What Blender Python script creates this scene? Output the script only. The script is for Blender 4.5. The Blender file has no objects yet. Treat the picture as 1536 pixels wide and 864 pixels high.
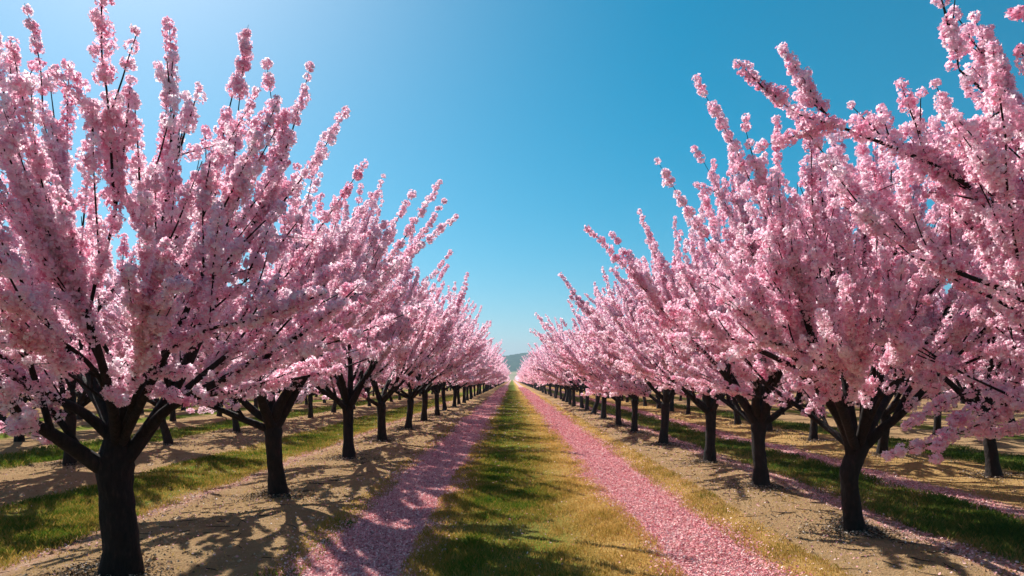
import bpy, math, random
import numpy as np

# ------------------------------------------------------------------ camera, sky, sun, exposure
scene = bpy.context.scene
col = scene.collection
H = 1.7                      # eye height; the orchard's layout was measured in eye heights
FPX = 1024.0                 # focal length in photo pixels (24 mm on a 36 mm sensor, 1536 px wide)
VPX, VPY = 769.0, 568.0      # where the rows vanish in the photo

cam_d = bpy.data.cameras.new('camera')
cam_d.lens = 24.0
cam_d.sensor_width = 36.0
cam_d.shift_y = (VPY - 432.0) / 1536.0
cam_d.clip_start = 0.05
cam_d.clip_end = 9000.0
cam = bpy.data.objects.new('camera', cam_d)
cam.location = (0.0, 0.0, H)
cam.rotation_euler = (math.radians(90), 0, 0)
col.objects.link(cam)
scene.camera = cam

SUN_EL = math.radians(41.0)
SUN_AZ = math.radians(32.0)     # left of the viewing direction (+Y)
sun_d = bpy.data.lights.new('sun', 'SUN')
sun_d.energy = 4.6
sun_d.angle = math.radians(0.5)
sun_d.color = (1.0, 0.95, 0.88)
sun = bpy.data.objects.new('sun', sun_d)
sun.rotation_euler = (math.radians(90) - SUN_EL, 0, math.pi + SUN_AZ)
sun.location = (-20, 40, 40)
col.objects.link(sun)

world = bpy.data.worlds.new('World')
scene.world = world
world.use_nodes = True
wn, wl = world.node_tree.nodes, world.node_tree.links
wn.clear()
sky = wn.new('ShaderNodeTexSky')
sky.sky_type = 'NISHITA'
sky.sun_disc = False
sky.sun_elevation = SUN_EL
sky.sun_rotation = -SUN_AZ
sky.altitude = 200
sky.air_density = 1.0
sky.dust_density = 1.0
sky.ozone_density = 6.0
hsv = wn.new('ShaderNodeHueSaturation')
hsv.inputs['Hue'].default_value = 0.465
hsv.inputs['Saturation'].default_value = 1.5
bg = wn.new('ShaderNodeBackground')
bg.inputs['Strength'].default_value = 0.05
wo = wn.new('ShaderNodeOutputWorld')
wl.new(sky.outputs[0], hsv.inputs['Color'])
wl.new(hsv.outputs[0], bg.inputs['Color'])
wl.new(bg.outputs[0], wo.inputs['Surface'])

vs = scene.view_settings
scene.display_settings.display_device = 'sRGB'
vs.view_transform = 'Standard'
vs.look = 'None'
vs.exposure = 1.02
vs.gamma = 1.0
vs.use_curve_mapping = False

cy = scene.cycles
cy.max_bounces = 12
cy.diffuse_bounces = 10
cy.glossy_bounces = 2
cy.transmission_bounces = 4
cy.transparent_max_bounces = 4
cy.use_denoising = True
cy.sample_clamp_indirect = 8.0

# ------------------------------------------------------------------ helpers
def tag(o, label=None, cat=None, group=None, kind=None):
    if label: o['label'] = label
    if cat: o['category'] = cat
    if group: o['group'] = group
    if kind: o['kind'] = kind
    return o

def link(name, me, parent=None):
    o = bpy.data.objects.new(name, me)
    col.objects.link(o)
    if parent is not None: o.parent = parent
    return o

def mesh_np(name, verts, faces, mats, tint=None, mat_idx=None, smooth=False):
    """verts (N,3), faces (M,k) -> mesh, fast."""
    me = bpy.data.meshes.new(name)
    verts = np.ascontiguousarray(verts, dtype=np.float32)
    faces = np.ascontiguousarray(faces, dtype=np.int32)
    m, k = faces.shape
    me.vertices.add(len(verts)); me.loops.add(m * k); me.polygons.add(m)
    me.vertices.foreach_set('co', verts.ravel())
    me.loops.foreach_set('vertex_index', faces.ravel())
    me.polygons.foreach_set('loop_start', np.arange(0, m * k, k, dtype=np.int32))
    me.polygons.foreach_set('use_smooth', np.full(m, smooth, dtype=bool))
    if mat_idx is not None:
        me.polygons.foreach_set('material_index', mat_idx.astype(np.int32))
    if tint is not None:
        a = me.attributes.new('tint', 'FLOAT', 'FACE')
        a.data.foreach_set('value', tint.astype(np.float32))
    for mt in (mats if isinstance(mats, (list, tuple)) else [mats]):
        me.materials.append(mt)
    me.update(calc_edges=True)
    return me

def unit(v):
    n = np.linalg.norm(v, axis=-1, keepdims=True)
    return v / np.maximum(n, 1e-9)

def frames(n):
    a = np.where(np.abs(n[:, 2:3]) < 0.9, np.array([[0, 0, 1.0]]), np.array([[1.0, 0, 0]]))
    u = unit(np.cross(a, n)); v = np.cross(n, u)
    return u, v

def flowers(rng, c, n, size, petals, tint, cup=0.3):
    """Open blossoms: each a ring of diamond petals round a shared centre."""
    N = len(c)
    u, v = frames(n)
    spin = rng.uniform(0, 2 * math.pi, N)
    V = np.empty((N, 1 + 3 * petals, 3), dtype=np.float32)
    V[:, 0] = c
    half = math.pi / petals * 0.92
    for k in range(petals):
        a = spin + 2 * math.pi * k / petals
        j = rng.uniform(0.85, 1.15, N)
        cp = cup + rng.uniform(-0.2, 0.3, N)
        for q, (da, rr, up) in enumerate(((-half, 0.66, 0.55), (0, 1.0, 1.0), (half, 0.66, 0.55))):
            x = np.cos(a + da) * rr * j * size; y = np.sin(a + da) * rr * j * size
            V[:, 1 + 3 * k + q] = c + u * x[:, None] + v * y[:, None] + n * (cp * up * size)[:, None]
    F = np.empty((N, petals, 4), dtype=np.int32)
    base = (np.arange(N) * (1 + 3 * petals))[:, None]
    for k in range(petals):
        F[:, k, 0] = base[:, 0]
        for q in range(3): F[:, k, 1 + q] = base[:, 0] + 1 + 3 * k + q
    T = np.repeat(tint, petals)
    return V.reshape(-1, 3), F.reshape(-1, 4), T

def tube(pts, rad, sides, rng=None, rough=0.0):
    pts = np.asarray(pts, float); rad = np.asarray(rad, float)
    K = len(pts)
    t = np.gradient(pts, axis=0); t = unit(t)
    u = np.empty_like(t); ref = np.array([1.0, 0.13, 0.07]) if abs(t[0, 0]) < 0.8 else np.array([0.1, 1.0, 0.2])
    p = ref
    for i in range(K):
        p = p - t[i] * np.dot(p, t[i]); p /= max(np.linalg.norm(p), 1e-9); u[i] = p
    v = np.cross(t, u)
    ang = np.linspace(0, 2 * math.pi, sides, endpoint=False)
    ca, sa = np.cos(ang), np.sin(ang)
    R = rad[:, None] * np.ones((1, sides))
    if rough > 0 and rng is not None:
        ph = rng.uniform(0, 6.28, 4)
        kk = np.arange(K)[:, None]
        R = R * (1 + rough * (np.sin(ang * 3 + ph[0] + kk * 0.35) * 0.5 + np.sin(ang * 5 + ph[1] - kk * 0.6) * 0.3
                              + np.sin(ang * 2 + kk * 0.9 + ph[2]) * 0.4) + rng.normal(0, rough * 0.25, (K, sides)))
    V = pts[:, None, :] + R[..., None] * (u[:, None, :] * ca[None, :, None] + v[:, None, :] * sa[None, :, None])
    idx = np.arange(K * sides).reshape(K, sides)
    F = np.stack([idx[:-1], np.roll(idx[:-1], -1, 1), np.roll(idx[1:], -1, 1), idx[1:]], -1).reshape(-1, 4)
    return V.reshape(-1, 3), F

class Acc:
    def __init__(s): s.V, s.F, s.n = [], [], 0
    def add(s, V, F):
        s.V.append(V); s.F.append(F + s.n); s.n += len(V)
    def get(s): return np.concatenate(s.V), np.concatenate(s.F)

def resample(pts, rad, step):
    pts = np.asarray(pts, float); rad = np.asarray(rad, float)
    # Catmull-Rom through the control points
    P = np.vstack([2 * pts[0] - pts[1], pts, 2 * pts[-1] - pts[-2]])
    out, ro = [], []
    for i in range(len(pts) - 1):
        L = np.linalg.norm(pts[i + 1] - pts[i]); k = max(2, int(math.ceil(L / step)))
        for s in np.linspace(0, 1, k, endpoint=False):
            a, b, c, d = P[i], P[i + 1], P[i + 2], P[i + 3]
            out.append(0.5 * (2 * b + (c - a) * s + (2 * a - 5 * b + 4 * c - d) * s * s + (3 * b - a - 3 * c + d) * s ** 3))
            ro.append(rad[i] * (1 - s) + rad[i + 1] * s)
    out.append(pts[-1]); ro.append(rad[-1])
    return np.array(out), np.array(ro)

# ------------------------------------------------------------------ materials
def new_mat(name):
    m = bpy.data.materials.new(name); m.use_nodes = True
    nt = m.node_tree; nt.nodes.clear()
    out = nt.nodes.new('ShaderNodeOutputMaterial')
    return m, nt, out

def ramp(nt, stops, interp='LINEAR'):
    r = nt.nodes.new('ShaderNodeValToRGB'); cr = r.color_ramp; cr.interpolation = interp
    while len(cr.elements) > 1: cr.elements.remove(cr.elements[0])
    first = True
    for p, c in stops:
        if not isinstance(c, (tuple, list)): c = (c, c, c)
        if first: e = cr.elements[0]; e.position = p; first = False
        else: e = cr.elements.new(p)
        e.color = (*c, 1)
    return r

def noise(nt, vec, scale, detail=4, rough=0.55):
    n = nt.nodes.new('ShaderNodeTexNoise')
    n.inputs['Scale'].default_value = scale; n.inputs['Detail'].default_value = detail; n.inputs['Roughness'].default_value = rough
    if vec is not None: nt.links.new(vec, n.inputs['Vector'])
    return n

def math_n(nt, op, a, b=None, clamp=False):
    n = nt.nodes.new('ShaderNodeMath'); n.operation = op; n.use_clamp = clamp
    for i, x in enumerate((a, b)):
        if x is None: continue
        if isinstance(x, (int, float)): n.inputs[i].default_value = x
        else: nt.links.new(x, n.inputs[i])
    return n.outputs[0]

def mix_c(nt, fac, a, b):
    n = nt.nodes.new('ShaderNodeMix'); n.data_type = 'RGBA'
    for s, x in ((n.inputs[0], fac), (n.inputs[6], a), (n.inputs[7], b)):
        if isinstance(x, (int, float)): s.default_value = x
        elif isinstance(x, tuple): s.default_value = (*x, 1)
        else: nt.links.new(x, s)
    return n.outputs[2]

def petal_mat(name, stops, trans, tcol_gain=1.0):
    m, nt, out = new_mat(name)
    at = nt.nodes.new('ShaderNodeAttribute'); at.attribute_name = 'tint'
    r = ramp(nt, stops); nt.links.new(at.outputs['Fac'], r.inputs[0])
    oi = nt.nodes.new('ShaderNodeObjectInfo')
    hs = nt.nodes.new('ShaderNodeHueSaturation')
    nt.links.new(r.outputs[0], hs.inputs['Color'])
    mr = nt.nodes.new('ShaderNodeMapRange'); mr.inputs[3].default_value = 0.93; mr.inputs[4].default_value = 1.07
    nt.links.new(oi.outputs['Random'], mr.inputs[0]); nt.links.new(mr.outputs[0], hs.inputs['Saturation'])
    d = nt.nodes.new('ShaderNodeBsdfDiffuse'); t = nt.nodes.new('ShaderNodeBsdfTranslucent')
    mx = nt.nodes.new('ShaderNodeMixShader'); mx.inputs[0].default_value = trans
    nt.links.new(hs.outputs[0], d.inputs[0]); nt.links.new(hs.outputs[0], t.inputs[0])
    nt.links.new(d.outputs[0], mx.inputs[1]); nt.links.new(t.outputs[0], mx.inputs[2])
    nt.links.new(mx.outputs[0], out.inputs[0])
    return m

M_BLOSSOM = petal_mat('blossom_petals', [(0.0, (0.80, 0.30, 0.44)), (0.25, (0.93, 0.55, 0.67)), (0.6, (0.95, 0.70, 0.79)), (1.0, (0.97, 0.88, 0.91))], 0.56)
M_FALLEN = petal_mat('fallen_petals', [(0.0, (0.36, 0.08, 0.10)), (0.3, (0.68, 0.28, 0.31)), (0.65, (0.84, 0.49, 0.49)), (1.0, (0.94, 0.80, 0.75))], 0.10)
M_GRASS = petal_mat('grass_blades', [(0.0, (0.045, 0.10, 0.012)), (0.35, (0.12, 0.18, 0.022)), (0.6, (0.36, 0.25, 0.055)), (1.0, (0.62, 0.39, 0.13))], 0.3)
M_CLOD = petal_mat('soil_clods', [(0.0, (0.16, 0.09, 0.045)), (0.5, (0.36, 0.22, 0.11)), (1.0, (0.55, 0.42, 0.28))], 0.0)
M_CHIPS = petal_mat('mulch_chips', [(0.0, (0.03, 0.022, 0.016)), (0.5, (0.14, 0.10, 0.07)), (1.0, (0.55, 0.46, 0.38))], 0.0)

def bark_mat(name):
    m, nt, out = new_mat(name)
    tc = nt.nodes.new('ShaderNodeTexCoord')
    mp = nt.nodes.new('ShaderNodeMapping'); mp.inputs['Scale'].default_value = (1, 1, 0.35)
    nt.links.new(tc.outputs['Object'], mp.inputs[0])
    n = noise(nt, mp.outputs[0], 28, 6, 0.65)
    n2 = noise(nt, tc.outputs['Object'], 6, 3)
    r = ramp(nt, [(0.3, (0.006, 0.004, 0.0035)), (0.55, (0.017, 0.010, 0.008)), (0.78, (0.045, 0.025, 0.019))])
    nt.links.new(n.outputs[0], r.inputs[0])
    b = nt.nodes.new('ShaderNodeBsdfPrincipled')
    b.inputs['Roughness'].default_value = 0.85
    b.inputs['Specular IOR Level'].default_value = 0.25
    nt.links.new(r.outputs[0], b.inputs['Base Color'])
    bp = nt.nodes.new('ShaderNodeBump'); bp.inputs['Strength'].default_value = 0.9; bp.inputs['Distance'].default_value = 0.03
    s = math_n(nt, 'ADD', n.outputs[0], n2.outputs[0])
    nt.links.new(s, bp.inputs['Height']); nt.links.new(bp.outputs[0], b.inputs['Normal'])
    nt.links.new(b.outputs[0], out.inputs[0])
    return m
M_BARK = bark_mat('dark_bark')

# ------------------------------------------------------------------ layout (in eye heights)
ROWS_L = [-2.02, -5.1, -7.75, -10.4, -13.05]
ROWS_R = [2.25, 4.82, 7.45, 10.05, 12.7]
D_L = [3.38, 5.79, 8.4, 10.8, 13.1, 15.75, 18.1, 20.6, 23.2, 25.6]
D_R = [2.4, 4.41, 6.13, 7.94, 10.2, 12.2, 14.2, 16.4, 18.8, 20.9, 22.6, 24.2, 25.9]
while D_L[-1] < 108: D_L.append(D_L[-1] + 2.45)
while D_R[-1] < 108: D_R.append(D_R[-1] + 2.05)
# (half-open bands across the orchard, in eye heights)
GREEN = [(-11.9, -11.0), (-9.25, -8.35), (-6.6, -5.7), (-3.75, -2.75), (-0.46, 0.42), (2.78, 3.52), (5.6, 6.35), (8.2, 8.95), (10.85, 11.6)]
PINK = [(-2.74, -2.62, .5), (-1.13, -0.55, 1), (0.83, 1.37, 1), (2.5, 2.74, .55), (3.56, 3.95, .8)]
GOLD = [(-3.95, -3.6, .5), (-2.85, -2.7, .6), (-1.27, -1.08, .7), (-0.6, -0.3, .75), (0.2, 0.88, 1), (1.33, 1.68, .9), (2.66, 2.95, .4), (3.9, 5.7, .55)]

_ph = np.random.default_rng(4).uniform(0, 6.28, 12)
def gz(x, y):
    x = np.asarray(x, float); y = np.asarray(y, float)
    fade = np.clip(1.3 - np.abs(y) / 90.0, 0, 1) * np.clip(1.5 - np.abs(x) / 30, 0, 1)
    z = 0.022 * np.sin(x * 1.3 + _ph[0] + 0.4 * np.sin(y * 0.5)) * np.sin(y * 0.7 + _ph[1]) + 0.012 * np.sin(x * 3.1 + y * 1.1 + _ph[2]) + 0.010 * np.sin(x * 1.7 - y * 2.9 + _ph[3])
    for r in ROWS_L + ROWS_R:
        z = z + 0.035 * np.exp(-((x - r * H) / 0.75) ** 2)
    for a, b, s in PINK:
        if s == 1: z = z - 0.03 * np.exp(-((x - (a + b) / 2 * H) / 0.5) ** 2)
    return z * fade

# ------------------------------------------------------------------ ground
def spaced(dense_lo, dense_hi, step, lim_lo, lim_hi, g=1.16):
    a = list(np.arange(dense_lo, dense_hi + 1e-6, step)); s = step
    while a[-1] < lim_hi: s *= g; a.append(min(a[-1] + s, lim_hi))
    s = step; b = []
    p = a[0]
    while p > lim_lo: s *= g; p = max(p - s, lim_lo); b.append(p)
    return np.array(b[::-1] + a)
gx = spaced(-14, 14, 0.14, -2500, 2500); gy = spaced(-2, 40, 0.2, -60, 3000)
X, Y = np.meshgrid(gx, gy)
Z = gz(X, Y)
nV = np.stack([X, Y, Z], -1).reshape(-1, 3)
idx = np.arange(nV.shape[0]).reshape(len(gy), len(gx))
nF = np.stack([idx[:-1, :-1], idx[:-1, 1:], idx[1:, 1:], idx[1:, :-1]], -1).reshape(-1, 4)

def ground_mat():
    m, nt, out = new_mat('orchard_floor')
    tc = nt.nodes.new('ShaderNodeTexCoord')
    P = tc.outputs['Object']
    sep = nt.nodes.new('ShaderNodeSeparateXYZ'); nt.links.new(P, sep.inputs[0])
    n_edge = noise(nt, P, 2.2, 5, 0.7)
    n_fine = noise(nt, P, 14, 3, 0.7)
    n_big = noise(nt, P, 0.55, 3, 0.5)
    w = math_n(nt, 'MULTIPLY', math_n(nt, 'SUBTRACT', n_edge.outputs[0], 0.5), 0.45)
    w2 = math_n(nt, 'MULTIPLY', math_n(nt, 'SUBTRACT', n_fine.outputs[0], 0.5), 0.25)
    xw = math_n(nt, 'ADD', math_n(nt, 'ADD', sep.outputs[0], w), w2)
    xs_green = math_n(nt, 'ADD', math_n(nt, 'MULTIPLY', xw, 1 / (28 * H)), 0.5)
    xw_p = math_n(nt, 'ADD', math_n(nt, 'ADD', sep.outputs[0], math_n(nt, 'MULTIPLY', w, 0.45)), math_n(nt, 'MULTIPLY', w2, 0.5))
    xs_pink = math_n(nt, 'ADD', math_n(nt, 'MULTIPLY', xw_p, 1 / (28 * H)), 0.5)
    pos = lambda v: v / 28 + 0.5
    def bands(lst, soft, x):
        st = []
        for b in lst:
            a, c = b[0], b[1]; s = b[2] if len(b) > 2 else 1.0
            if c - a < 0.75 and len(lst) > 7 and False: pass
            st += [(pos(a - soft), 0.0), (pos(a + soft), s), (pos(c - soft), s), (pos(c + soft), 0.0)]
        st.sort(key=lambda q: q[0])
        r = ramp(nt, st[:32]); nt.links.new(x, r.inputs[0]); return r.outputs[0]
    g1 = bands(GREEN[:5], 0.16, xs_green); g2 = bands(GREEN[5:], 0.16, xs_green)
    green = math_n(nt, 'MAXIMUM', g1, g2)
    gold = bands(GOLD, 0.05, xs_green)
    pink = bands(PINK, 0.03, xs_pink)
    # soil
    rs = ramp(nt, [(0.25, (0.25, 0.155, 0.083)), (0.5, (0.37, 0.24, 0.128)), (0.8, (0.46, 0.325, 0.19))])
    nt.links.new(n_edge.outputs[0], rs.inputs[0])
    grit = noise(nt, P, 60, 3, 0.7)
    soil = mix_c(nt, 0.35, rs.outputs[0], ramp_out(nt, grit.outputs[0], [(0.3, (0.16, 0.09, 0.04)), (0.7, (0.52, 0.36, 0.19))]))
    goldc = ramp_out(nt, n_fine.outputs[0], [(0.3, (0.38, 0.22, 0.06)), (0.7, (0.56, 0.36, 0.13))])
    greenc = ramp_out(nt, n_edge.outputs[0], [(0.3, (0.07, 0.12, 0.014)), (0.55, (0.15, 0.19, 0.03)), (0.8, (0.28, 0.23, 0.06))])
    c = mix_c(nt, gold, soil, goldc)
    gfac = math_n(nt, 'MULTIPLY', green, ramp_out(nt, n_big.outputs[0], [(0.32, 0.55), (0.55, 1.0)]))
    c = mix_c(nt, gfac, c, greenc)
    # petals: cells a few centimetres wide
    vo = nt.nodes.new('ShaderNodeTexVoronoi'); vo.inputs['Scale'].default_value = 24
    nt.links.new(P, vo.inputs['Vector'])
    sc = nt.nodes.new('ShaderNodeSeparateColor'); nt.links.new(vo.outputs['Color'], sc.inputs[0])
    pc = ramp_out(nt, sc.outputs[0], [(0.0, (0.34, 0.10, 0.11)), (0.4, (0.64, 0.29, 0.30)), (0.75, (0.80, 0.47, 0.47)), (1.0, (0.88, 0.66, 0.63))])
    cover = math_n(nt, 'MULTIPLY', pink, ramp_out(nt, sc.outputs[1], [(0.0, 1.0), (0.8, 0.9), (1.0, 0.55)]))
    c = mix_c(nt, cover, c, pc)
    b = nt.nodes.new('ShaderNodeBsdfDiffuse'); nt.links.new(c, b.inputs[0])
    bp = nt.nodes.new('ShaderNodeBump'); bp.inputs['Strength'].default_value = 0.9; bp.inputs['Distance'].default_value = 0.045
    hsum = math_n(nt, 'ADD', grit.outputs[0], math_n(nt, 'ADD', n_fine.outputs[0], math_n(nt, 'MULTIPLY', n_edge.outputs[0], 1.5)))
    nt.links.new(hsum, bp.inputs['Height']); nt.links.new(bp.outputs[0], b.inputs['Normal'])
    nt.links.new(b.outputs[0], out.inputs[0])
    return m
def ramp_out(nt, x, stops):
    r = ramp(nt, stops); nt.links.new(x, r.inputs[0]); return r.outputs[0]
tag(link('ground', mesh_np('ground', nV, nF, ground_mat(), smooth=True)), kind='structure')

# ------------------------------------------------------------------ hills at the end of the lane
def hills():
    rng = np.random.default_rng(11)
    xs = np.linspace(-1500, 1500, 420); ys = np.concatenate([np.linspace(1000, 1500, 60), np.linspace(1510, 2100, 26)])
    X, Y = np.meshgrid(xs, ys)
    ridge = 45 + 6 * np.sin(X / 210 + 0.6) + 5 * np.sin(X / 77 + 1.1) + 2.5 * np.sin(X / 31)
    t = np.clip((Y - 1000) / 480, 0, 1); t = t * t * (3 - 2 * t)
    Z = ridge * (0.16 * np.clip((Y - 1000) / 60, 0, 1) + 0.84 * t) - 2
    wood = np.clip((Y - 1130) / 60, 0, 1)
    Z += wood * rng.uniform(-1.5, 3.5, X.shape)
    V = np.stack([X, Y, Z], -1).reshape(-1, 3)
    idx = np.arange(len(V)).reshape(X.shape)
    F = np.stack([idx[:-1, :-1], idx[:-1, 1:], idx[1:, 1:], idx[1:, :-1]], -1).reshape(-1, 4)
    m, nt, out = new_mat('wooded_hill')
    tc = nt.nodes.new('ShaderNodeTexCoord'); P = tc.outputs['Object']
    sep = nt.nodes.new('ShaderNodeSeparateXYZ'); nt.links.new(P, sep.inputs[0])
    n = noise(nt, P, 0.05, 5, 0.7)
    wood_c = ramp_out(nt, n.outputs[0], [(0.3, (0.025, 0.045, 0.02)), (0.6, (0.06, 0.085, 0.035)), (0.75, (0.16, 0.15, 0.07))])
    n2 = noise(nt, P, 0.012, 2)
    field = ramp_out(nt, n2.outputs[0], [(0.4, (0.10, 0.14, 0.05)), (0.55, (0.34, 0.28, 0.15))])
    yw = math_n(nt, 'ADD', sep.outputs[1], math_n(nt, 'MULTIPLY', n2.outputs[0], 160))
    f = math_n(nt, 'MULTIPLY', math_n(nt, 'SUBTRACT', yw, 1190), 0.05, clamp=True)
    f.node.use_clamp = True
    c = mix_c(nt, f, field, wood_c)
    b = nt.nodes.new('ShaderNodeBsdfDiffuse'); nt.links.new(c, b.inputs[0]); nt.links.new(b.outputs[0], out.inputs[0])
    tag(link('hills', mesh_np('hills', V, F, m, smooth=True)), kind='structure')
hills()

# ------------------------------------------------------------------ the tree builder
FORK = 0.92
def envelope(theta):
    """Crown radius from the fork at an angle from vertical, metres."""
    return np.interp(theta, np.radians([0, 12, 25, 40, 55, 70, 85, 100, 120]), np.array([1.72, 1.75, 1.75, 1.66, 1.52, 1.40, 1.28, 1.05, 0.65]) * H)

C0 = np.array([0, 0, FORK + 0.05])
def reach(p, d, scale=1.0):
    s = np.arange(0.05, 5.0, 0.08)
    q = p[None] + d[None] * s[:, None] - C0
    r = np.linalg.norm(q, axis=1)
    th = np.arccos(np.clip(q[:, 2] / np.maximum(r, 1e-6), -1, 1))
    ok = r < envelope(th) * scale
    bad = np.nonzero(~ok)[0]
    return s[bad[0]] if len(bad) else s[-1]

def rot_random(rng, d, amin, amax):
    a = rng.normal(size=3); a -= d * np.dot(a, d); a /= np.linalg.norm(a)
    t = rng.uniform(amin, amax)
    return d * math.cos(t) + a * math.sin(t)

def stick(rng, p, d, L, r0, r1, seg=5, wob=0.03, lift=0.0):
    pts = [p]; dd = d.copy()
    for i in range(seg):
        dd = dd + rng.normal(0, wob, 3) + np.array([0, 0, lift]); dd /= np.linalg.norm(dd)
        pts.append(pts[-1] + dd * L / seg)
    return np.array(pts), np.linspace(r0, r1, seg + 1)

def along(pts, t):
    k = t * (len(pts) - 1); i = min(int(k), len(pts) - 2); f = k - i
    return pts[i] * (1 - f) + pts[i + 1] * f, unit((pts[i + 1] - pts[i])[None])[0]

def skeleton(seed, trunk=None, limbs=None, dens=1.0, wide=1.0, nspike=32, tall=1.0, extra=()):
    """-> trunk polyline, limb polylines, secondary branches, flowering shoots"""
    rng = np.random.default_rng(seed)
    low = 1.12          # flowering wood is kept clear of the ground work below
    if trunk is None:
        lean = rng.normal(0, 0.085, 2)
        trunk = ([(0, 0, -0.12), (0, 0, 0.03), (lean[0] * .3, lean[1] * .3, 0.3), (lean[0] * .9, lean[1] * .9, 0.62), (lean[0], lean[1], FORK), (lean[0] * 1.1, lean[1] * 1.1, FORK + .14)],
                 [0.180, 0.132, 0.101, 0.094, 0.112, 0.06])
    T, TR = resample(trunk[0], trunk[1], 0.07)
    top = T[-3]
    if limbs is None:
        limbs = []
        n = rng.integers(6, 9); a0 = rng.uniform(0, 6.28)
        ths = [14, 42, 30, 60, 38, 66, 48, 24]
        for i in range(n):
            az = a0 + i * 2.4 + rng.normal(0, 0.2); th = math.radians(ths[i] + rng.normal(0, 5))
            d = np.array([math.cos(az) * math.sin(th), math.sin(az) * math.sin(th), math.cos(th)])
            p = along(T, rng.uniform(0.80, 0.97))[0]
            L = float(envelope(th)) * rng.uniform(0.55, 0.68)
            pts, rad = stick(rng, p, d, L, 0.072 - 0.015 * (th > 0.8), 0.017, 6, 0.07, 0.035 if th > 0.9 else 0.0)
            limbs.append((pts, rad))
    LB = [resample(p, r, 0.12) for p, r in limbs]
    sec, sh, whips = [], [], []
    def radial(p):
        v = p - (C0 - np.array([0, 0, 0.25])); return v / max(np.linalg.norm(v), 0.05)
    for P, R in LB:
        L = np.linalg.norm(np.diff(P, axis=0), axis=1).sum()
        ns = max(4, int(L * 3.9 * dens))
        ts = np.linspace(0.26, 1.0, ns)
        for t in ts:
            t = min(1.0, max(0.2, t + rng.normal(0, 0.03)))
            p, d = along(P, t)
            dd = rot_random(rng, d, 0.5, 1.1) if t < 0.97 else d
            dd = unit((dd * 0.6 + radial(p) * 0.45 + np.array([0, 0, 0.10]) + rng.normal(0, 0.08, 3))[None])[0]
            r = reach(p, dd, wide)
            l = np.clip(r * rng.uniform(0.45, 0.8), 0.3, 1.4)
            r0 = min(0.03, np.interp(t, [0, 1], [R[0], R[-1]]) * 0.6)
            if p[2] + dd[2] * l < low: dd = unit((dd + np.array([0, 0, (low - p[2]) / l - dd[2] + 0.1]))[None])[0]
            q = stick(rng, p, dd, l, r0, r0 * 0.45, 5, 0.06)
            sec.append(q)
            m = max(2, int(l * 4.4 * dens))
            for u in np.append(rng.uniform(0.12, 0.95, m), 1.0):
                p2, d2 = along(q[0], u)
                e = rot_random(rng, d2, 0.35, 1.0) if u < 1 else d2
                th = math.acos(max(-1, min(1, radial(p2)[2])))
                up = 0.14 if th < 1.0 else 0.0
                e = unit((e * 0.5 + radial(p2) * 0.5 + np.array([0, 0, up]))[None])[0]
                rr = reach(p2, e, wide)
                l2 = np.clip(rr * rng.uniform(0.65, 1.1), 0.32, 1.3)
                if rng.random() < 0.2: l2 += rng.uniform(0.1, 0.4)
                if p2[2] + e[2] * l2 < low: e = unit((e + np.array([0, 0, (low - p2[2]) / l2 - e[2] + 0.1]))[None])[0]
                sh.append(stick(rng, p2, e, l2, 0.0085, 0.003, 4, 0.025))
        # short spurs in the heart of the crown
        for t in rng.uniform(0.34, 0.97, int(L * 3.0)):
            p, d = along(P, t)
            e = rot_random(rng, d, 0.7, 1.5)
            rp = radial(p)
            out = np.array([rp[0], rp[1], 0.0])
            e = unit((e + out * rng.uniform(0, 0.9) + np.array([0, 0, rng.uniform(-0.25, 0.35)]))[None])[0]
            if p[2] + e[2] * 0.5 < 1.15: e[2] = abs(e[2])
            sh.append(stick(rng, p, e, rng.uniform(0.22, 0.6), 0.008, 0.003, 4, 0.05))
    # long straight whips that stand clear of the crown
    ends = [q for q in sec if math.acos(max(-1, min(1, radial(q[0][-1])[2]))) < 1.15]
    for k in range(nspike if ends else 0):
        q = ends[rng.integers(len(ends))]
        p, d = along(q[0], rng.uniform(0.5, 1.0))
        e = unit((radial(p) * 0.62 + d * 0.34 + np.array([0, 0, 0.11]) + rng.normal(0, 0.15, 3))[None])[0]
        th = math.acos(min(1, e[2]))
        target = rng.uniform(2.0, 2.95) * H * tall * (1 - 0.26 * th * th)
        l = np.clip(target - np.linalg.norm(p - C0), 0.6, 2.1)
        pts, rad = stick(rng, p, e, l, 0.011, 0.0016, 8, 0.042)
        whips.append((pts, rad))
        for u in rng.uniform(0.1, 0.6, rng.integers(0, 3)):
            p2, d2 = along(pts, u)
            whips.append(stick(rng, p2, rot_random(rng, d2, 0.3, 0.75), l * rng.uniform(0.2, 0.45), 0.007, 0.003, 4, 0.02))
    for P, R in extra: whips.append(resample(P, R, 0.15))
    return (T, TR), LB, sec, sh, whips

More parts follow.
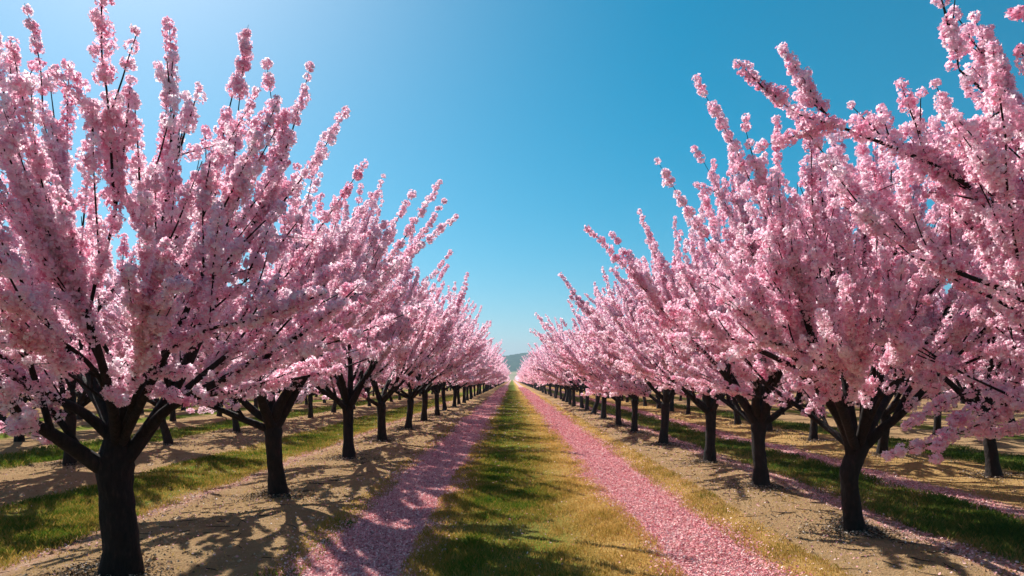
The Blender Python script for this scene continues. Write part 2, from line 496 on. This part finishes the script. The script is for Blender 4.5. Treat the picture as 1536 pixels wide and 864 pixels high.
def blossom_points(rng, LB, sec, sh, whips, per_m, rmin, rmax, fsz):
    """Flowers crowd the shoots in sleeves: little puffs of uneven size with some gaps of bare twig."""
    C, N, T = [], [], []
    def run(pts, t0, t1, dens, rs, gap=-0.84, taper=0.42):
        K = len(pts)
        L = np.linalg.norm(np.diff(pts, axis=0), axis=1).sum()
        npuff = max(1, int(L * (t1 - t0) / 0.06))
        tp = np.linspace(t0, t1, npuff) + rng.normal(0, 0.012, npuff)
        pr = rng.uniform(rmin, rmax, npuff) * rs
        pr *= 1 - taper * np.clip(tp, 0, 1) ** 3
        g = rng.uniform(0, 6.28)
        live = ~(((np.sin(tp * L * 8.0 + g) < gap) & (tp < 0.85)) | ((rng.random(npuff) < 0.10) & (tp < 0.85)))
        pd = rng.normal(0, 0.10, npuff) + rng.normal(0, 0.08)
        cnt = np.maximum(3, (per_m * 0.06 * dens * (pr / rmax) ** 1.3 * rng.uniform(0.8, 1.2, npuff)).astype(int)) * live
        k = np.repeat(np.arange(npuff), cnt)
        n = len(k)
        if n == 0: return
        t = np.clip(tp[k], 0, 1) * (K - 1)
        i = np.minimum(t.astype(int), K - 2); f = (t - i)[:, None]
        p = pts[i] * (1 - f) + pts[i + 1] * f
        d = unit(pts[i + 1] - pts[i])
        v = unit(rng.normal(size=(n, 3)))
        rr = pr[k] * rng.uniform(0.25, 1.0, n) ** 0.45
        off = (unit(rng.normal(size=(npuff, 3))) * rng.uniform(0.0, 0.032, (npuff, 1)))[k]
        pos = p + off + v * rr[:, None]
        C.append(pos); N.append(unit(v + rng.normal(0, 0.38, (n, 3))))
        T.append(np.clip(0.57 + pd[k] + rng.normal(0, 0.25, n), 0, 1))
    for pts, rad in sh:
        run(pts, rng.uniform(0.04, 0.22), 1.0 if rng.random() < 0.85 else rng.uniform(0.85, 0.95), 1.0, 1.0)
    for pts, rad in whips:
        run(pts, 0.02, 1.0 if rng.random() < 0.75 else rng.uniform(0.95, 0.985), 1.0, rng.uniform(0.88, 1.12), -0.96, 0.35)
    for pts, rad in sec:
        run(pts, 0.22, 1.0, 0.8, 0.95, -0.9)
    for pts, rad in LB:
        run(pts, 0.66, 1.0, 0.7, 1.1, -0.8, 0.1)
    C, N, T = np.concatenate(C), np.concatenate(N), np.concatenate(T)
    return C, N, T, rng.uniform(fsz * 0.8, fsz * 1.2, len(C))

def build_tree_meshes(name, seed, lod, trunk=None, limbs=None, dens=1.0, wide=1.0, nspike=32, tall=1.0, extra=()):
    (T, TR), LB, sec, sh, whips = skeleton(seed, trunk, limbs, dens, wide, nspike, tall, extra)
    rng = np.random.default_rng(seed + 999)
    sides = {0: 20, 1: 10, 2: 6}[lod]
    a = Acc(); a.add(*tube(T, TR, sides, rng, 0.09 if lod == 0 else 0.05))
    lm = []
    for P, R in LB:
        b = Acc(); b.add(*tube(P, R, max(5, sides // 2), rng, 0.05)); lm.append(b)
    tw = Acc()
    for P, R in sec: tw.add(*tube(P, R, {0: 7, 1: 5, 2: 3}[lod]))
    if lod < 2:
        for P, R in sh + whips: tw.add(*tube(P, R * (1.0 if lod == 0 else 1.2), 4 if lod == 0 else 3))
    out = {'trunk': mesh_np(name + '_trunk', *a.get(), M_BARK, smooth=True)}
    if lod == 0:
        out['limbs'] = []
        for b in lm: out['limbs'].append(mesh_np(name + '_limb', *b.get(), M_BARK, smooth=True))
    else:
        b = Acc()
        for q in lm: b.add(*q.get())
        out['limbs'] = [mesh_np(name + '_limbs', *b.get(), M_BARK, smooth=True)]
    out['twigs'] = mesh_np(name + '_twigs', *tw.get(), M_BARK, smooth=True)
    per_m, fsz, npet, cup = [(1400, 0.0175, 4, 0.3), (430, 0.031, 3, 0.3), (190, 0.048, 2, 0.4)][lod]
    c, n, t, size = blossom_points(rng, LB, sec, sh, whips, per_m, 0.044, 0.073, fsz)
    V, F, tt = flowers(rng, c, n, size, npet, t, cup)
    out['crown'] = mesh_np(name + '_crown', V, F, M_BLOSSOM, tint=tt)
    print(name, 'shoots', len(sh), 'flowers', len(c), 'faces', len(F))
    return out

GROUP = 'blossom trees in the orchard rows'
def place_tree(meshes, x, y, rz, s, label, tilt=True):
    t = bpy.data.objects.new('blossom_tree', None)
    t.empty_display_size = 0.3
    col.objects.link(t)
    t.location = (x, y, float(gz(x, y)))
    t.rotation_euler = (0, 0, rz)
    t.scale = (s[0], s[0], s[1])
    if tilt: t.rotation_euler = (rnd.gauss(0, .03), rnd.gauss(0, .03), rz)
    tag(t, label, 'tree', GROUP)
    tr = link('trunk', meshes['trunk'], t)
    for m in meshes['limbs']: link('limb', m, tr)
    link('twigs', meshes['twigs'], t)
    link('crown', meshes['crown'], t)
    return t

def px_limb(x0, y0, pts, r0, r1):
    """photo pixel + depth offset -> local metres for a tree standing at (x0, y0)"""
    out = []
    for u, v, dy in pts:
        D = y0 + dy
        out.append(((u - VPX) * D / FPX - x0, dy, H - (v - VPY) * D / FPX - float(gz(x0, y0))))
    n = len(out)
    return np.array(out), np.linspace(r0, r1, n) ** 1.0

# ---- first tree of the left row
LX, LY = ROWS_L[0] * H + 0.0, D_L[0] * H
L1_trunk_px = [(181, 880, 0), (182, 856, 0), (184, 815, 0), (178, 770, 0), (174, 735, 0), (172, 700, 0), (176, 665, 0), (177, 640, 0), (178, 625, 0)]
p, _ = px_limb(LX, LY, L1_trunk_px, 1, 1)
L1_trunk = (p, [0.190, 0.165, 0.140, 0.132, 0.132, 0.148, 0.105, 0.085, 0.055])
L1_limbs = [px_limb(LX, LY, q[0], q[1] * .74, q[2] * .7) for q in [
    ([(176, 715, -.02), (120, 678, -.2), (74, 648, -.42), (40, 630, -.6), (2, 600, -.8)], .105, .025),
    ([(176, 665, 0), (130, 622, -.15), (62, 588, -.3), (0, 563, -.45), (-70, 535, -.6)], .066, .022),
    ([(177, 645, .02), (152, 592, .15), (132, 545, .3), (120, 470, .45), (108, 380, .4), (100, 270, .3)], .085, .018),
    ([(178, 640, 0), (198, 560, -.15), (216, 480, -.3), (236, 395, -.4), (252, 300, -.45), (258, 210, -.45)], .078, .016),
    ([(182, 700, 0), (238, 622, .1), (282, 545, .2), (316, 465, .3), (350, 395, .35), (400, 300, .4)], .095, .020),
    ([(212, 655, .05), (255, 612, -.12), (318, 578, -.25), (388, 543, -.35), (455, 500, -.45)], .066, .020),
    ([(180, 655, .05), (208, 600, .6), (232, 520, 1.1), (255, 430, 1.4), (280, 330, 1.5)], .075, .02),
    ([(174, 660, .05), (140, 590, .6), (70, 510, 1.0), (20, 420, 1.2), (-10, 330, 1.3)], .07, .02),
    ([(177, 665, -.03), (168, 600, -.45), (140, 500, -.85), (95, 380, -1.1)], .065, .02),
    ([(182, 668, -.02), (215, 600, -.4), (265, 500, -.7), (310, 400, -.85)], .055, .02),
    ([(182, 655, -.08), (222, 560, -.6), (300, 500, -1.0), (395, 478, -1.2)], .034, .010),
    ([(176, 660, -.08), (152, 570, -.6), (92, 512, -1.0), (15, 488, -1.2)], .034, .010),
    ([(190, 680, .05), (262, 600, .7), (345, 530, 1.1), (420, 470, 1.3)], .06, .02),
]]
# ---- first whole tree of the right row
RX, RY = ROWS_R[0] * H - 0.02, D_R[1] * H
R1_trunk_px = [(1285, 815, 0), (1284, 800, 0), (1280, 770, 0), (1277, 738, 0), (1275, 712, 0), (1281, 690, 0), (1292, 668, 0), (1296, 650, 0)]
p, _ = px_limb(RX, RY, R1_trunk_px, 1, 1)
R1_trunk = (p, [0.165, 0.125, 0.098, 0.090, 0.100, 0.100, 0.095, 0.05])
R1_limbs = [px_limb(RX, RY, q[0], q[1] * .8, q[2] * .85) for q in [
    ([(1280, 690, 0), (1272, 655, -.05), (1250, 612, -.2), (1205, 562, -.35), (1150, 530, -.45), (1085, 508, -.5)], .085, .018),
    ([(1286, 680, 0), (1278, 630, .1), (1268, 560, .25), (1262, 480, .3), (1250, 390, .3), (1235, 300, .2)], .08, .018),
    ([(1298, 668, 0), (1328, 640, -.1), (1352, 622, -.2), (1400, 570, -.4), (1440, 520, -.55)], .08, .02),
    ([(1296, 660, 0), (1318, 620, .2), (1350, 570, .5), (1400, 500, .7), (1450, 420, .8)], .075, .018),
    ([(1290, 668, 0), (1302, 610, -.4), (1320, 520, -.7), (1340, 420, -.9), (1350, 310, -1.0)], .07, .018),
    ([(1288, 665, .05), (1260, 600, .6), (1210, 520, 1.0), (1160, 440, 1.25), (1120, 350, 1.3)], .07, .018),
    ([(1292, 660, .05), (1320, 580, .7), (1340, 480, 1.2), (1350, 380, 1.4)], .065, .018),
    ([(1284, 672, -.03), (1262, 610, -.5), (1225, 520, -.8), (1190, 420, -1.0), (1165, 330, -1.0)], .065, .018),
    ([(1282, 675, 0), (1240, 640, .3), (1170, 590, .7), (1110, 550, 1.0)], .055, .018),
    ([(1286, 668, -.08), (1252, 575, -.6), (1190, 522, -1.0), (1105, 512, -1.2)], .034, .010),
    ([(1294, 662, -.08), (1330, 585, -.7), (1392, 540, -1.1)], .034, .010),
    ([(1295, 650, 0), (1298, 590, .1), (1305, 500, .1), (1300, 400, .0), (1296, 300, -.1)], .06, .018),
]]
# ---- the right-hand row's tree beside the camera (trunk out of frame, crown in the corner)
QX, QY = ROWS_R[0] * H, D_R[0] * H
R0_limbs = [px_limb(QX, QY, q[0], q[1] * .72, q[2] * .7) for q in [
    ([(1724, 760, 0), (1680, 640, .15), (1610, 520, .35), (1536, 450, .5), (1440, 410, .6), (1370, 385, .7)], .055, .010),
    ([(1722, 750, 0), (1660, 560, .4), (1560, 380, .7), (1440, 270, .9), (1300, 205, 1.0), (1200, 172, 1.0)], .048, .008),
    ([(1724, 745, 0), (1690, 560, .2), (1620, 330, .4), (1520, 180, .5), (1440, 105, .55)], .056, .009),
    ([(1724, 750, 0), (1690, 670, .3), (1660, 620, .7), (1625, 600, 1.1)], .045, .008),
    ([(1720, 755, .02), (1650, 650, .5), (1580, 560, .9), (1520, 520, 1.2)], .045, .009),
    ([(1728, 745, 0), (1720, 500, 0), (1690, 200, 0), (1640, -60, 0)], .058, .010),
    ([(1730, 745, 0), (1780, 560, .5), (1800, 350, .9), (1790, 100, 1.1)], .07, .018),
    ([(1734, 750, 0), (1840, 620, .1), (1960, 480, .2), (2060, 340, .2)], .07, .02),
    ([(1732, 750, 0), (1800, 640, -.6), (1880, 500, -1.1), (1960, 300, -1.3)], .07, .02),
    ([(1724, 745, .05), (1690, 600, .9), (1650, 440, 1.4), (1600, 300, 1.7)], .07, .018),
]]

L1_whips = [px_limb(LX, LY, q, .012, .002) for q in [
    [(252, 300, -.45), (262, 170, -.45), (254, 28, -.4)],
    [(316, 465, .3), (345, 330, .25), (356, 190, .2), (372, 50, .2)],
    [(350, 395, .35), (400, 300, .4), (412, 200, .4), (400, 88, .4)],
    [(400, 300, .4), (438, 200, .4), (468, 95, .4)],
    [(350, 395, .35), (420, 310, .35), (478, 235, .38), (521, 165, .4)],
    [(345, 530, 1.1), (440, 400, .9), (510, 300, .8), (548, 245, .8)],
    [(108, 380, .4), (70, 200, .3), (60, 90, .2), (38, 5, .2)],
    [(388, 543, -.35), (460, 470, -.3), (540, 425, -.2)],
]]
R0_sprays = [px_limb(QX, QY, q, .011, .002) for q in [
    [(1625, 600, 1.1), (1560, 588, 1.1), (1480, 602, 1.05), (1425, 640, 1.0), (1402, 692, 1.0)],
    [(1560, 592, 1.1), (1480, 632, 1.2), (1400, 664, 1.25), (1328, 683, 1.3)],
    [(1540, 590, 1.1), (1470, 585, 1.2), (1400, 612, 1.3), (1360, 640, 1.3)],
    [(1625, 600, 1.1), (1540, 640, 1.2), (1470, 652, 1.25)],
]]

near = {
    'L1': build_tree_meshes('first_tree', 101, 0, L1_trunk, L1_limbs, 0.58, 1.0, 20, 0.88, L1_whips),
    'R1': build_tree_meshes('bent_tree', 202, 0, R1_trunk, R1_limbs, 0.65, 1.0, 30),
    'R0': build_tree_meshes('corner_tree', 303, 0, None, R0_limbs, 0.66, 0.9, 20, 0.84, R0_sprays),
}
gen0 = [build_tree_meshes('near_tree', 410 + i, 0, dens=0.7) for i in range(3)]
gen1 = [build_tree_meshes('middle_tree', 520 + i, 1, dens=0.82) for i in range(4)]
gen2 = [build_tree_meshes('far_tree', 630 + i, 2) for i in range(5)]

ORD = ['first', 'second', 'third', 'fourth', 'fifth', 'sixth', 'seventh', 'eighth', 'ninth', 'tenth', 'eleventh', 'twelfth']
rnd = random.Random(77)
def lod_for(d):
    return gen0 if d < 15 else gen1 if d < 48 else gen2

# left main row
for i, d in enumerate(D_L):
    y = d * H
    if i == 0:
        place_tree(near['L1'], LX, LY, 0, (1, 1), 'big black trunked blossom tree with low forking limbs beside the shaded petal path', False)
        continue
    g = lod_for(y); m = g[(i * 2 + i // 5) % len(g)]
    lab = ('pink blossom tree, %s from the front in the row along the shaded petal path' % ORD[i]) if i < 12 else 'small distant blossom tree far down the row along the shaded petal path'
    place_tree(m, ROWS_L[0] * H + rnd.uniform(-.1, .1), y + rnd.uniform(-.1, .1) * (i > 9), rnd.uniform(0, 6.28), (rnd.uniform(1.0, 1.14), rnd.uniform(1.0, 1.15)), lab)
# right main row
for i, d in enumerate(D_R):
    y = d * H
    if i == 0:
        place_tree(near['R0'], QX, QY, 0, (1, 1), 'nearest blossom tree, only its crown reaching in over the sunlit petal path side', False); continue
    if i == 1:
        place_tree(near['R1'], RX, RY, 0, (1, 1), 'blossom tree with crooked bulging trunk in the row along the sunlit petal path', False); continue
    g = lod_for(y); m = g[(i * 2 + 1 + i // 4) % len(g)]
    lab = ('pink blossom tree, %s past the crooked trunk along the sunlit petal path' % ORD[i - 2]) if i < 14 else 'small distant blossom tree far down the row along the sunlit petal path'
    place_tree(m, ROWS_R[0] * H + rnd.uniform(-.12, .12), y + rnd.uniform(-.1, .1) * (i > 11), rnd.uniform(0, 6.28), (rnd.uniform(.9, 1.06), rnd.uniform(.92, 1.1)), lab)
# the outer rows seen between the trunks
SIDE = [('L', 1, 5.5, 46, 2.35), ('L', 2, 10.6, 50, 2.5), ('L', 3, 14.0, 54, 2.5), ('L', 4, 18.0, 58, 2.5),
        ('R', 1, 4.9, 44, 1.95), ('R', 2, 9.6, 48, 2.3), ('R', 3, 13.6, 52, 2.4), ('R', 4, 17.5, 56, 2.5)]
NTH = ['', 'second', 'third', 'fourth', 'fifth']
n_side = 0
for side, r, d0, d1, st in SIDE:
    row = (ROWS_L if side == 'L' else ROWS_R)[r] * H
    path = 'shaded' if side == 'L' else 'sunlit'
    d, i = d0, 0
    while d < d1:
        y = d * H
        dist = math.hypot(row, y)
        g = gen1 if dist < 40 else gen2
        if i < 5 and r < 3:
            lab = 'blossom tree, %s from the front in the %s row beyond the %s petal path' % (ORD[i], NTH[r], path)
        else:
            lab = 'blossom tree deep in the %s row beyond the %s petal path' % (NTH[r], path)
        place_tree(g[(i * 3 + r) % len(g)], row + rnd.uniform(-.12, .12), y + rnd.uniform(-.15, .15), rnd.uniform(0, 6.28), (rnd.uniform(.9, 1.05), rnd.uniform(.88, 1.03)), lab)
        d += st; i += 1; n_side += 1
print('trees', len(D_L) + len(D_R) + n_side)

# ------------------------------------------------------------------ the rest of the orchard, one mass
def far_orchard():
    rng = np.random.default_rng(5)
    pos = []
    for r in (ROWS_L[0], ROWS_R[0]):
        pos += [(r * H, y) for y in np.arange(186, 430, 4.2)]
    for rows, sg in ((ROWS_L, -1), (ROWS_R, 1)):
        for k, r in enumerate(rows[1:]):
            pos += [(r * H, y) for y in np.arange((46 + 4 * k) * H + 3, 300, 5.0)]
        for k in range(5, 14):
            x = rows[-1] * H + sg * 4.5 * (k - 4)
            pos += [(x, y) for y in np.arange(abs(x) * 1.35, 260, 5.0)]
    C, N, T, tr = [], [], [], Acc()
    for x, y in pos:
        n = int(np.clip(900 * (60 / y), 140, 1100))
        v = unit(rng.normal(size=(n, 3)))
        th = np.arccos(v[:, 2] * 0.5 + 0.5)
        R = envelope(th) * rng.uniform(0.45, 1.0, n)
        az = rng.uniform(0, 6.28, n)
        dirs = np.stack([np.cos(az) * np.sin(th), np.sin(az) * np.sin(th), np.cos(th)], -1)
        C.append(np.array([x, y, FORK]) + dirs * R[:, None] * rng.uniform(0.92, 1.04)); N.append(unit(dirs + rng.normal(0, .5, (n, 3))))
        T.append(np.clip(rng.normal(0.55, 0.2, n), 0, 1))
        tr.add(*tube([(x, y, -.1), (x, y, .6), (x + rng.normal(0, .05), y, 1.3)], [.17, .13, .10], 5))
    c = np.concatenate(C); size = rng.uniform(0.09, 0.14, len(c)) * np.clip(c[:, 1] / 90, 0.8, 2.0)
    V, F, tt = flowers(rng, c, np.concatenate(N), size, 2, np.concatenate(T))
    Vt, Ft = tr.get()
    me = mesh_np('far_orchard', np.concatenate([V, Vt]), np.concatenate([F, Ft + len(V)]), [M_BLOSSOM, M_BARK],
                 tint=np.concatenate([tt, np.zeros(len(Ft))]), mat_idx=np.concatenate([np.zeros(len(F)), np.ones(len(Ft))]))
    tag(link('far_orchard', me), 'mass of pink blossom trees merging at the far end of the orchard', 'orchard', None, 'stuff')
far_orchard()

# ------------------------------------------------------------------ fallen petals
def fallen(name, bands, label, dens0, y1, seed, xr=None, ymin=2.8):
    rng = np.random.default_rng(seed)
    xs, ys = [], []
    for a, b, s in bands:
        wd = (b - a) * H
        y = ymin
        while y < y1:
            dy = max(0.5, y * 0.08); sz = max(1.0, y / 11.0)
            n = int(dens0 * s * wd * dy / sz ** 2)
            ys.append(rng.uniform(y, y + dy, n))
            e = rng.uniform(-0.5, 0.5, n); out = rng.random(n) < 0.09
            e = np.where(out, np.sign(e) * (0.5 + np.abs(rng.normal(0, 0.12, n))), e)
            xs.append((a + b) / 2 * H + e * wd * (1 + 0.05 * np.sin(ys[-1] * 1.1 + seed) + 0.04 * np.sin(ys[-1] * 2.7)) + 0.07 * np.sin(ys[-1] * 0.55 + 2 * seed) + 0.03 * np.sin(ys[-1] * 1.9) + rng.normal(0, 0.02, n)); y += dy
    x = np.concatenate(xs); y = np.concatenate(ys)
    n = len(x)
    c = np.stack([x, y, gz(x, y) + rng.uniform(0.004, 0.022, n)], -1)
    nn = unit(np.stack([rng.normal(0, .6, n), rng.normal(0, .6, n), np.ones(n)], -1))
    sz = rng.uniform(0.009, 0.018, n) * np.maximum(1.0, y / 11.0)
    V, F, T = flowers(rng, c, nn, sz, 2, np.clip(rng.normal(0.55, 0.24, n), 0, 1), cup=0.15)
    tag(link(name, mesh_np(name, V, F, M_FALLEN, tint=T)), label, 'petals', None, 'stuff')
    print(name, n)
fallen('fallen_petals', [PINK[1]], 'carpet of fallen pink petals on the shaded path', 4200, 120, 1)
fallen('fallen_petals', [PINK[2]], 'carpet of fallen pink petals on the sunlit path', 4200, 120, 2)
fallen('fallen_petals', [PINK[4]], 'thin strip of fallen petals between the right hand rows', 1100, 60, 3)
fallen('fallen_petals', [PINK[0], PINK[3], (-2.6, -1.13, .055), (1.37, 2.5, .075), (-0.55, 0.83, .03), (2.74, 3.56, .02), (-3.7, -2.7, .02), (-5.5, -3.7, .02)],
       'loose petals scattered over the bare soil and grass', 900, 50, 4)

# ------------------------------------------------------------------ grass
def fbm(x, y, ph):
    return (np.sin(x * 1.9 + ph + 1.3 * np.sin(y * 0.9)) * np.sin(y * 1.3 + 2 * ph) + 0.6 * np.sin(x * 4.3 + y * 2.1 + ph) * np.sin(y * 3.7 - x * 1.2) + 0.4 * np.sin(x * 9.1 - y * 6.3 + ph))
def grass(label, bands, dens0, y1, seed):
    rng = np.random.default_rng(seed)
    xs, ys, dr, hh = [], [], [], []
    for a, b, s, dry0, dry1, ht in bands:
        wd = (b - a) * H; y = 3.0
        while y < y1:
            dy = max(0.5, y * 0.08); sz = max(1.0, y / 9.0)
            n = int(dens0 * s * wd * dy / sz ** 2)
            e = np.clip(rng.uniform(-0.03, 1.03, n) + rng.normal(0, 0.02, n), -.1, 1.1)
            xx = a * H + e * wd; yy = rng.uniform(y, y + dy, n)
            f = fbm(xx, yy, 0.7)
            keep = rng.random(n) < np.clip(0.72 + 0.35 * f, 0.15, 1)
            xx, yy, e, f = xx[keep], yy[keep], e[keep], f[keep]
            xs.append(xx); ys.append(yy)
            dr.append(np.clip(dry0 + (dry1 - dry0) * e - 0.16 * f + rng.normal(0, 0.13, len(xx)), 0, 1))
            hh.append(ht * rng.uniform(0.5, 1.3, len(xx)) * np.clip(1 + 0.25 * f, .6, 1.5)); y += dy
    x, y, t, h = map(np.concatenate, (xs, ys, dr, hh))
    n = len(x); sz = np.maximum(1.0, y / 9.0)
    az = rng.uniform(0, 6.28, n); w = rng.uniform(0.0028, 0.005, n) * sz
    z = gz(x, y) - 0.004
    la = rng.uniform(0, 6.28, n); ll = rng.uniform(0.1, 0.8, n) * h
    V = np.empty((n, 4, 3))
    V[:, 0] = np.stack([x - np.cos(az) * w, y - np.sin(az) * w, z], -1)
    V[:, 1] = np.stack([x + np.cos(az) * w, y + np.sin(az) * w, z], -1)
    V[:, 2] = np.stack([x + np.cos(az) * w * .7 + np.cos(la) * ll * .4, y + np.sin(az) * w * .7 + np.sin(la) * ll * .4, z + h * .62], -1)
    V[:, 3] = np.stack([x + np.cos(la) * ll, y + np.sin(la) * ll, z + h], -1)
    F = np.arange(n * 4).reshape(n, 4)
    tag(link('grass', mesh_np('grass', V.reshape(-1, 3), F, M_GRASS, tint=t)), label, 'grass', None, 'stuff')
    print('grass', n)
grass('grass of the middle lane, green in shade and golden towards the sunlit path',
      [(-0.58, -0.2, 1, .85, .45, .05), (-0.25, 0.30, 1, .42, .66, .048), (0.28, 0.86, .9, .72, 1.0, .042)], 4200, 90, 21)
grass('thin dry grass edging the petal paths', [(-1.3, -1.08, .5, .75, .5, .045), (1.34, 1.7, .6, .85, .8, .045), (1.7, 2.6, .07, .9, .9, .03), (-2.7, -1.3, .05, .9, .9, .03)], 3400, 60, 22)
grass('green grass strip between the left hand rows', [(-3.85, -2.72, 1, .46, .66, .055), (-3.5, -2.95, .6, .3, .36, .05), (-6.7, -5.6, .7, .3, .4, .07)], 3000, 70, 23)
grass('green grass strip between the right hand rows', [(2.72, 3.6, 1, .45, .35, .07), (2.95, 3.45, .7, .12, .12, .07), (5.5, 6.4, .7, .2, .25, .07), (4.0, 5.5, .12, .8, .7, .04)], 3000, 70, 24)

# ------------------------------------------------------------------ dark mulch and chips ringing the trunks
def mulch():
    rng = np.random.default_rng(31)
    P = [(LX, LY), (RX, RY)] + [(ROWS_L[0] * H, d * H) for d in D_L[1:9]] + [(ROWS_R[0] * H, d * H) for d in D_R[2:10]]
    P += [(ROWS_L[1] * H, (5.5 + 2.35 * k) * H) for k in range(4)] + [(ROWS_R[1] * H, (4.9 + 1.95 * k) * H) for k in range(5)]
    cs, sz, tt = [], [], []
    for x, y in P:
        n = int(np.clip(2600 * 8 / y, 400, 2600))
        r = np.abs(rng.normal(0, 0.26, n)) + 0.12; a = rng.uniform(0, 6.28, n)
        r *= 1 + 0.35 * np.sin(a * 3 + x) + 0.2 * np.sin(a * 5 + y)
        px, py = x + r * np.cos(a), y + r * np.sin(a)
        cs.append(np.stack([px, py, gz(px, py) + rng.uniform(0.003, 0.03, n) + 0.02 * np.exp(-(r / .3) ** 2)], -1)); sz.append(rng.uniform(0.005, 0.018, n) * max(1, y / 12)); tt.append(np.clip(rng.normal(0.42, 0.35, n), 0, 1))
    c = np.concatenate(cs); n = len(c)
    nn = unit(np.stack([rng.normal(0, .5, n), rng.normal(0, .5, n), np.ones(n)], -1))
    V, F, T = flowers(rng, c, nn, np.concatenate(sz), 2, np.concatenate(tt), cup=0.2)
    tag(link('mulch', mesh_np('mulch', V, F, M_CHIPS, tint=T)), 'rings of dark bark mulch and chips round the trunks', 'mulch', None, 'stuff')
mulch()

# ------------------------------------------------------------------ clods, small stones and snapped twigs on the bare soil
def litter():
    rng = np.random.default_rng(47)
    xs, ys = [], []
    for a, b in ((-2.7, -1.2), (1.6, 2.7), (-5.6, -3.8), (3.95, 5.4)):
        y = 3.0
        while y < 34:
            dy = max(0.5, y * .08); n = int(260 * (b - a) * H * dy / max(1, y / 8) ** 1.6)
            xs.append(rng.uniform(a, b, n) * H); ys.append(rng.uniform(y, y + dy, n)); y += dy
    x, y = np.concatenate(xs), np.concatenate(ys)
    k = fbm(x * 1.3, y * 1.3, 2.1) + rng.normal(0, .5, len(x)) > -0.1
    x, y = x[k], y[k]; n = len(x)
    r = rng.gamma(2.0, 0.0045, n) + 0.004; r *= np.maximum(1, y / 12)
    V = np.empty((n, 5, 3)); a0 = rng.uniform(0, 6.28, n); z = gz(x, y)
    for q in range(4):
        rq = r * rng.uniform(.7, 1.3, n); aq = a0 + q * 1.571 + rng.normal(0, .2, n)
        V[:, q] = np.stack([x + rq * np.cos(aq), y + rq * np.sin(aq), z - .003], -1)
    V[:, 4] = np.stack([x + r * rng.normal(0, .3, n), y + r * rng.normal(0, .3, n), z + r * rng.uniform(.5, 1.0, n)], -1)
    b = (np.arange(n) * 5)[:, None]
    F = np.concatenate([b + np.array([[q, (q + 1) % 4, 4]]) for q in range(4)])
    t = np.tile(np.clip(rng.normal(.5, .25, n), 0, 1), 4)
    tag(link('soil_clods', mesh_np('soil_clods', V.reshape(-1, 3), F, M_CLOD, tint=t)), 'small clods and stones on the bare soil', 'soil clods', None, 'stuff')
    # twigs
    acc = Acc()
    for i in range(420):
        a, b = ((-2.7, -1.2), (1.6, 2.7), (-2.4, -1.7), (1.9, 2.6))[i % 4]
        px, py = rng.uniform(a, b) * H, 4 + 22 * rng.random() ** 1.6; an = rng.uniform(0, 6.28); L = rng.uniform(.08, .3)
        p = np.array([(px + math.cos(an) * L * s_ + rng.normal(0, .012), py + math.sin(an) * L * s_ + rng.normal(0, .012), 0) for s_ in (-.5, 0, .5)])
        p[:, 2] = gz(p[:, 0], p[:, 1]) + .008
        acc.add(*tube(p, np.array([.005, .004, .002]) * max(1, py / 14), 4))
    tag(link('twig_litter', mesh_np('twig_litter', *acc.get(), M_BARK)), 'thin snapped twigs lying on the soil', 'twigs', None, 'stuff')
litter()

# ------------------------------------------------------------------ the air between here and the hills
def haze():
    x0, x1, y0, y1, z0, z1 = -2600, 2600, -80, 3100, -4.0, 110
    V = np.array([(x, y, z) for z in (z0, z1) for y in (y0, y1) for x in (x0, x1)], float)
    F = np.array([(0, 2, 3, 1), (4, 5, 7, 6), (0, 1, 5, 4), (2, 6, 7, 3), (0, 4, 6, 2), (1, 3, 7, 5)])
    m, nt, out = new_mat('thin_haze')
    v = nt.nodes.new('ShaderNodeVolumePrincipled')
    v.inputs['Color'].default_value = (0.55, 0.76, 1.0, 1)
    v.inputs['Density'].default_value = 0.00034
    nt.links.new(v.outputs[0], out.inputs['Volume'])
    tag(link('haze', mesh_np('haze', V, F, m)), kind='stuff')
haze()
